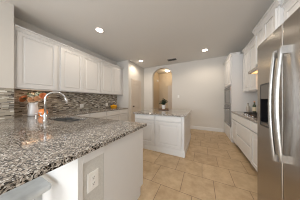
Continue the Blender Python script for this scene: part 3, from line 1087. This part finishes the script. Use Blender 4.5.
# ---------------------------------------------------------------- cooktop and bottles
CX0, CX1, CY0, CY1 = 0.84, 1.30, 2.46, 3.19
t = thing('cooktop', 'gas cooktop with black grates set in the right granite counter', 'cooktop', (1.07, 2.82, CT))
b = NB(); box(b, CX0, CX1, CY0, CY1, CT, CT + 0.008); obj('tray', b, M_STEEL, t, bevel=0.003)
for gi in range(2):
    y0 = CY0 + 0.045 + gi * 0.33
    y1 = y0 + 0.31
    b = NB()
    zz0, zz1 = CT + 0.034, CT + 0.046
    box(b, CX0 + 0.03, CX0 + 0.042, y0, y1, zz0, zz1); box(b, CX1 - 0.042, CX1 - 0.03, y0, y1, zz0, zz1)
    for f in (0, 0.24, 0.5, 0.76, 1):
        yy = y0 + (y1 - y0 - 0.012) * f
        box(b, CX0 + 0.03, CX1 - 0.03, yy, yy + 0.012, zz0, zz1)
    for xx in (CX0 + 0.03, CX1 - 0.042):
        for yy in (y0, y1 - 0.012):
            box(b, xx, xx + 0.012, yy, yy + 0.012, CT + 0.0082, zz0)
    obj('grate', b, M_IRON, t)
    for xx in (CX0 + 0.13, CX1 - 0.13):
        b = NB(); lathe(b, [(0.05, 0.0085), (0.05, 0.016), (0.035, 0.018), (0.035, 0.028), (0.02, 0.030)], (xx, (y0 + y1) / 2, CT), 20); obj('burner', b, M_BRASS, t, label='brass coloured burner')
for i in range(4):
    b = NB(); lathe(b, [(0.016, 0.0085), (0.016, 0.024), (0.010, 0.026)], (CX0 + 0.016, CY0 + 0.16 + i * 0.125, CT), 14); obj('knob', b, M_HANDLE, t, smooth=False)


def bottle(name, x, y, h, r, m, capm, label, lab_z=None):
    t = thing(name, label, 'bottle', (x, y, CT))
    b = NB(); lathe(b, [(r * .9, 0), (r, 0.006), (r, h * .58), (r * .8, h * .66), (r * .38, h * .76), (r * .36, h * .93), (r * .2, h * .935)], (x, y, CT), 20); obj('body', b, m, t, smooth=True)
    b = NB(); lathe(b, [(r * .42, h * .936), (r * .44, h * .945), (r * .44, h), (r * .2, h * 1.004)], (x, y, CT), 16); obj('cap', b, capm, t)
    if lab_z:
        b = NB(); lathe(b, [(r + .0006, h * .15), (r + .0012, h * .16), (r + .0012, h * .48), (r + .0006, h * .49)], (x, y, CT), 20); obj('paper_label', b, M_LABEL, t)


bottle('oil_bottle', 1.20, 3.58, 0.29, 0.036, M_BOTG, M_CAPO, 'dark green bottle with orange cap behind the cooktop', True)
bottle('glass_bottle', 1.09, 3.62, 0.24, 0.040, M_BOTC, M_STEELD, 'pale glass bottle on counter nearer the oven tower')

# ---------------------------------------------------------------- bar stool
SX0, SX1, SY0, SY1, SZ = -1.36, -0.945, -0.05, 0.36, 0.655
t = thing('bar_stool', 'white washed wooden bar stool tucked under the granite bar', 'stool', ((SX0 + SX1) / 2, (SY0 + SY1) / 2, 0))
b = NB(); box(b, SX0, SX1, SY0, SY1, SZ - 0.045, SZ); obj('seat', b, M_STOOL, t, bevel=0.018, seg=4)
for sx in (SX0 + 0.04, SX1 - 0.075):
    for sy in (SY0 + 0.04, SY1 - 0.075):
        b = NB(); box(b, sx, sx + 0.035, sy, sy + 0.035, 0, SZ - 0.046); obj('leg', b, M_STOOL, t)
for i in range(2):
    b = NB(); yy = SY0 + 0.05 + i * 0.295; box(b, SX0 + 0.076, SX1 - 0.076, yy, yy + 0.02, 0.22, 0.25); obj('stretcher', b, M_STOOL, t)
for i in range(2):
    b = NB(); xx = SX0 + 0.05 + i * 0.30; box(b, xx, xx + 0.02, SY0 + 0.076, SY1 - 0.076, 0.30, 0.33); obj('stretcher', b, M_STOOL, t)

# ---------------------------------------------------------------- ceiling: can lights and vent
def spot(x, y):
    d = bpy.data.lights.new('can_lamp', 'SPOT')
    d.energy = CAN_POWER * 4
    d.color = CAN_COLOR
    d.spot_size = math.radians(165)
    d.spot_blend = 0.6
    d.shadow_soft_size = 0.06
    o = bpy.data.objects.new('can_lamp', d)
    o.location = (x, y, CEIL - 0.025)
    COL.objects.link(o)


cans = [(-2.20, 1.72, 'round recessed can light above the sink, largest of the ceiling lights'),
        (-2.36, 3.87, 'small recessed can light in front of the pantry wall'),
        (0.09, 3.98, 'recessed can light above the walkway by the right cabinets'),
        (0.09, 1.72, 'recessed can light overhead near the refrigerator')]
proto = None
for (x, y, lab) in cans:
    if proto is None:
        t = thing('ceiling_light', lab, 'ceiling light', (x, y, CEIL), 'recessed can lights')
        b = NB(); lathe(b, [(0.098, -0.0005), (0.098, -0.006), (0.078, -0.010), (0.076, -0.004), (0.076, -0.0005)], (x, y, CEIL), 28)
        obj('trim_ring', b, M_TRIM, t, smooth=False)
        b = NB(); lathe(b, [(0.074, -0.0006), (0.074, -0.005), (0.03, -0.007), (0.01, -0.0075)], (x, y, CEIL), 28); obj('lens', b, M_LAMP, t)
        proto = t
    else:
        c = copy_tree(proto)
        c.location = (x, y, CEIL)
        c['label'] = lab
    spot(x, y)

VX, VY = -1.12, 4.33
t = thing('air_vent', 'grey louvred air vent in the ceiling before the arch', 'vent', (VX, VY, CEIL))
b = NB()
for (x0, x1, y0, y1) in ((-.18, .18, -.10, -.08), (-.18, .18, .08, .10), (-.18, -.16, -.08, .08), (.16, .18, -.08, .08), (-.01, .01, -.08, .08)):
    box(b, VX + x0, VX + x1, VY + y0, VY + y1, CEIL - 0.012, CEIL - 0.0005)
obj('frame', b, M_VENT, t)
b = NB(); box(b, VX - .16, VX + .16, VY - .08, VY + .08, CEIL - 0.003, CEIL - 0.0005); obj('backing', b, M_VENTD, t)
b = NB()
for i in range(7):
    yy = VY - 0.066 + i * 0.022
    for (x0, x1) in ((-.159, -.011), (.011, .159)):
        hexa(b, [(VX + x0, yy - .004, CEIL - .011), (VX + x1, yy - .004, CEIL - .011), (VX + x1, yy - .003, CEIL - .011), (VX + x0, yy - .003, CEIL - .011),
                 (VX + x0, yy + .003, CEIL - .0035), (VX + x1, yy + .003, CEIL - .0035), (VX + x1, yy + .004, CEIL - .0035), (VX + x0, yy + .004, CEIL - .0035)])
obj('louvres', b, M_VENT, t)

# hallway ceiling light
HX, HY = -1.75, 5.75
t = thing('hall_light', 'warm glowing flush ceiling light in the hall beyond the arch', 'ceiling light', (HX, HY, CEIL))
b = NB(); lathe(b, [(0.13, -0.0005), (0.13, -0.02), (0.12, -0.022)], (HX, HY, CEIL), 28); obj('base', b, M_BRONZE, t)
b = NB(); lathe(b, [(0.12, -0.0225), (0.115, -0.05), (0.08, -0.075), (0.02, -0.085)], (HX, HY, CEIL), 28); obj('shade', b, M_LAMP, t, smooth=True)
d = bpy.data.lights.new('hall_lamp', 'POINT'); d.energy = HALL_POWER; d.color = (1.0, 0.74, 0.42); d.shadow_soft_size = 0.1
lo = bpy.data.objects.new('hall_lamp', d); lo.location = (HX, HY, CEIL - 0.22); COL.objects.link(lo)
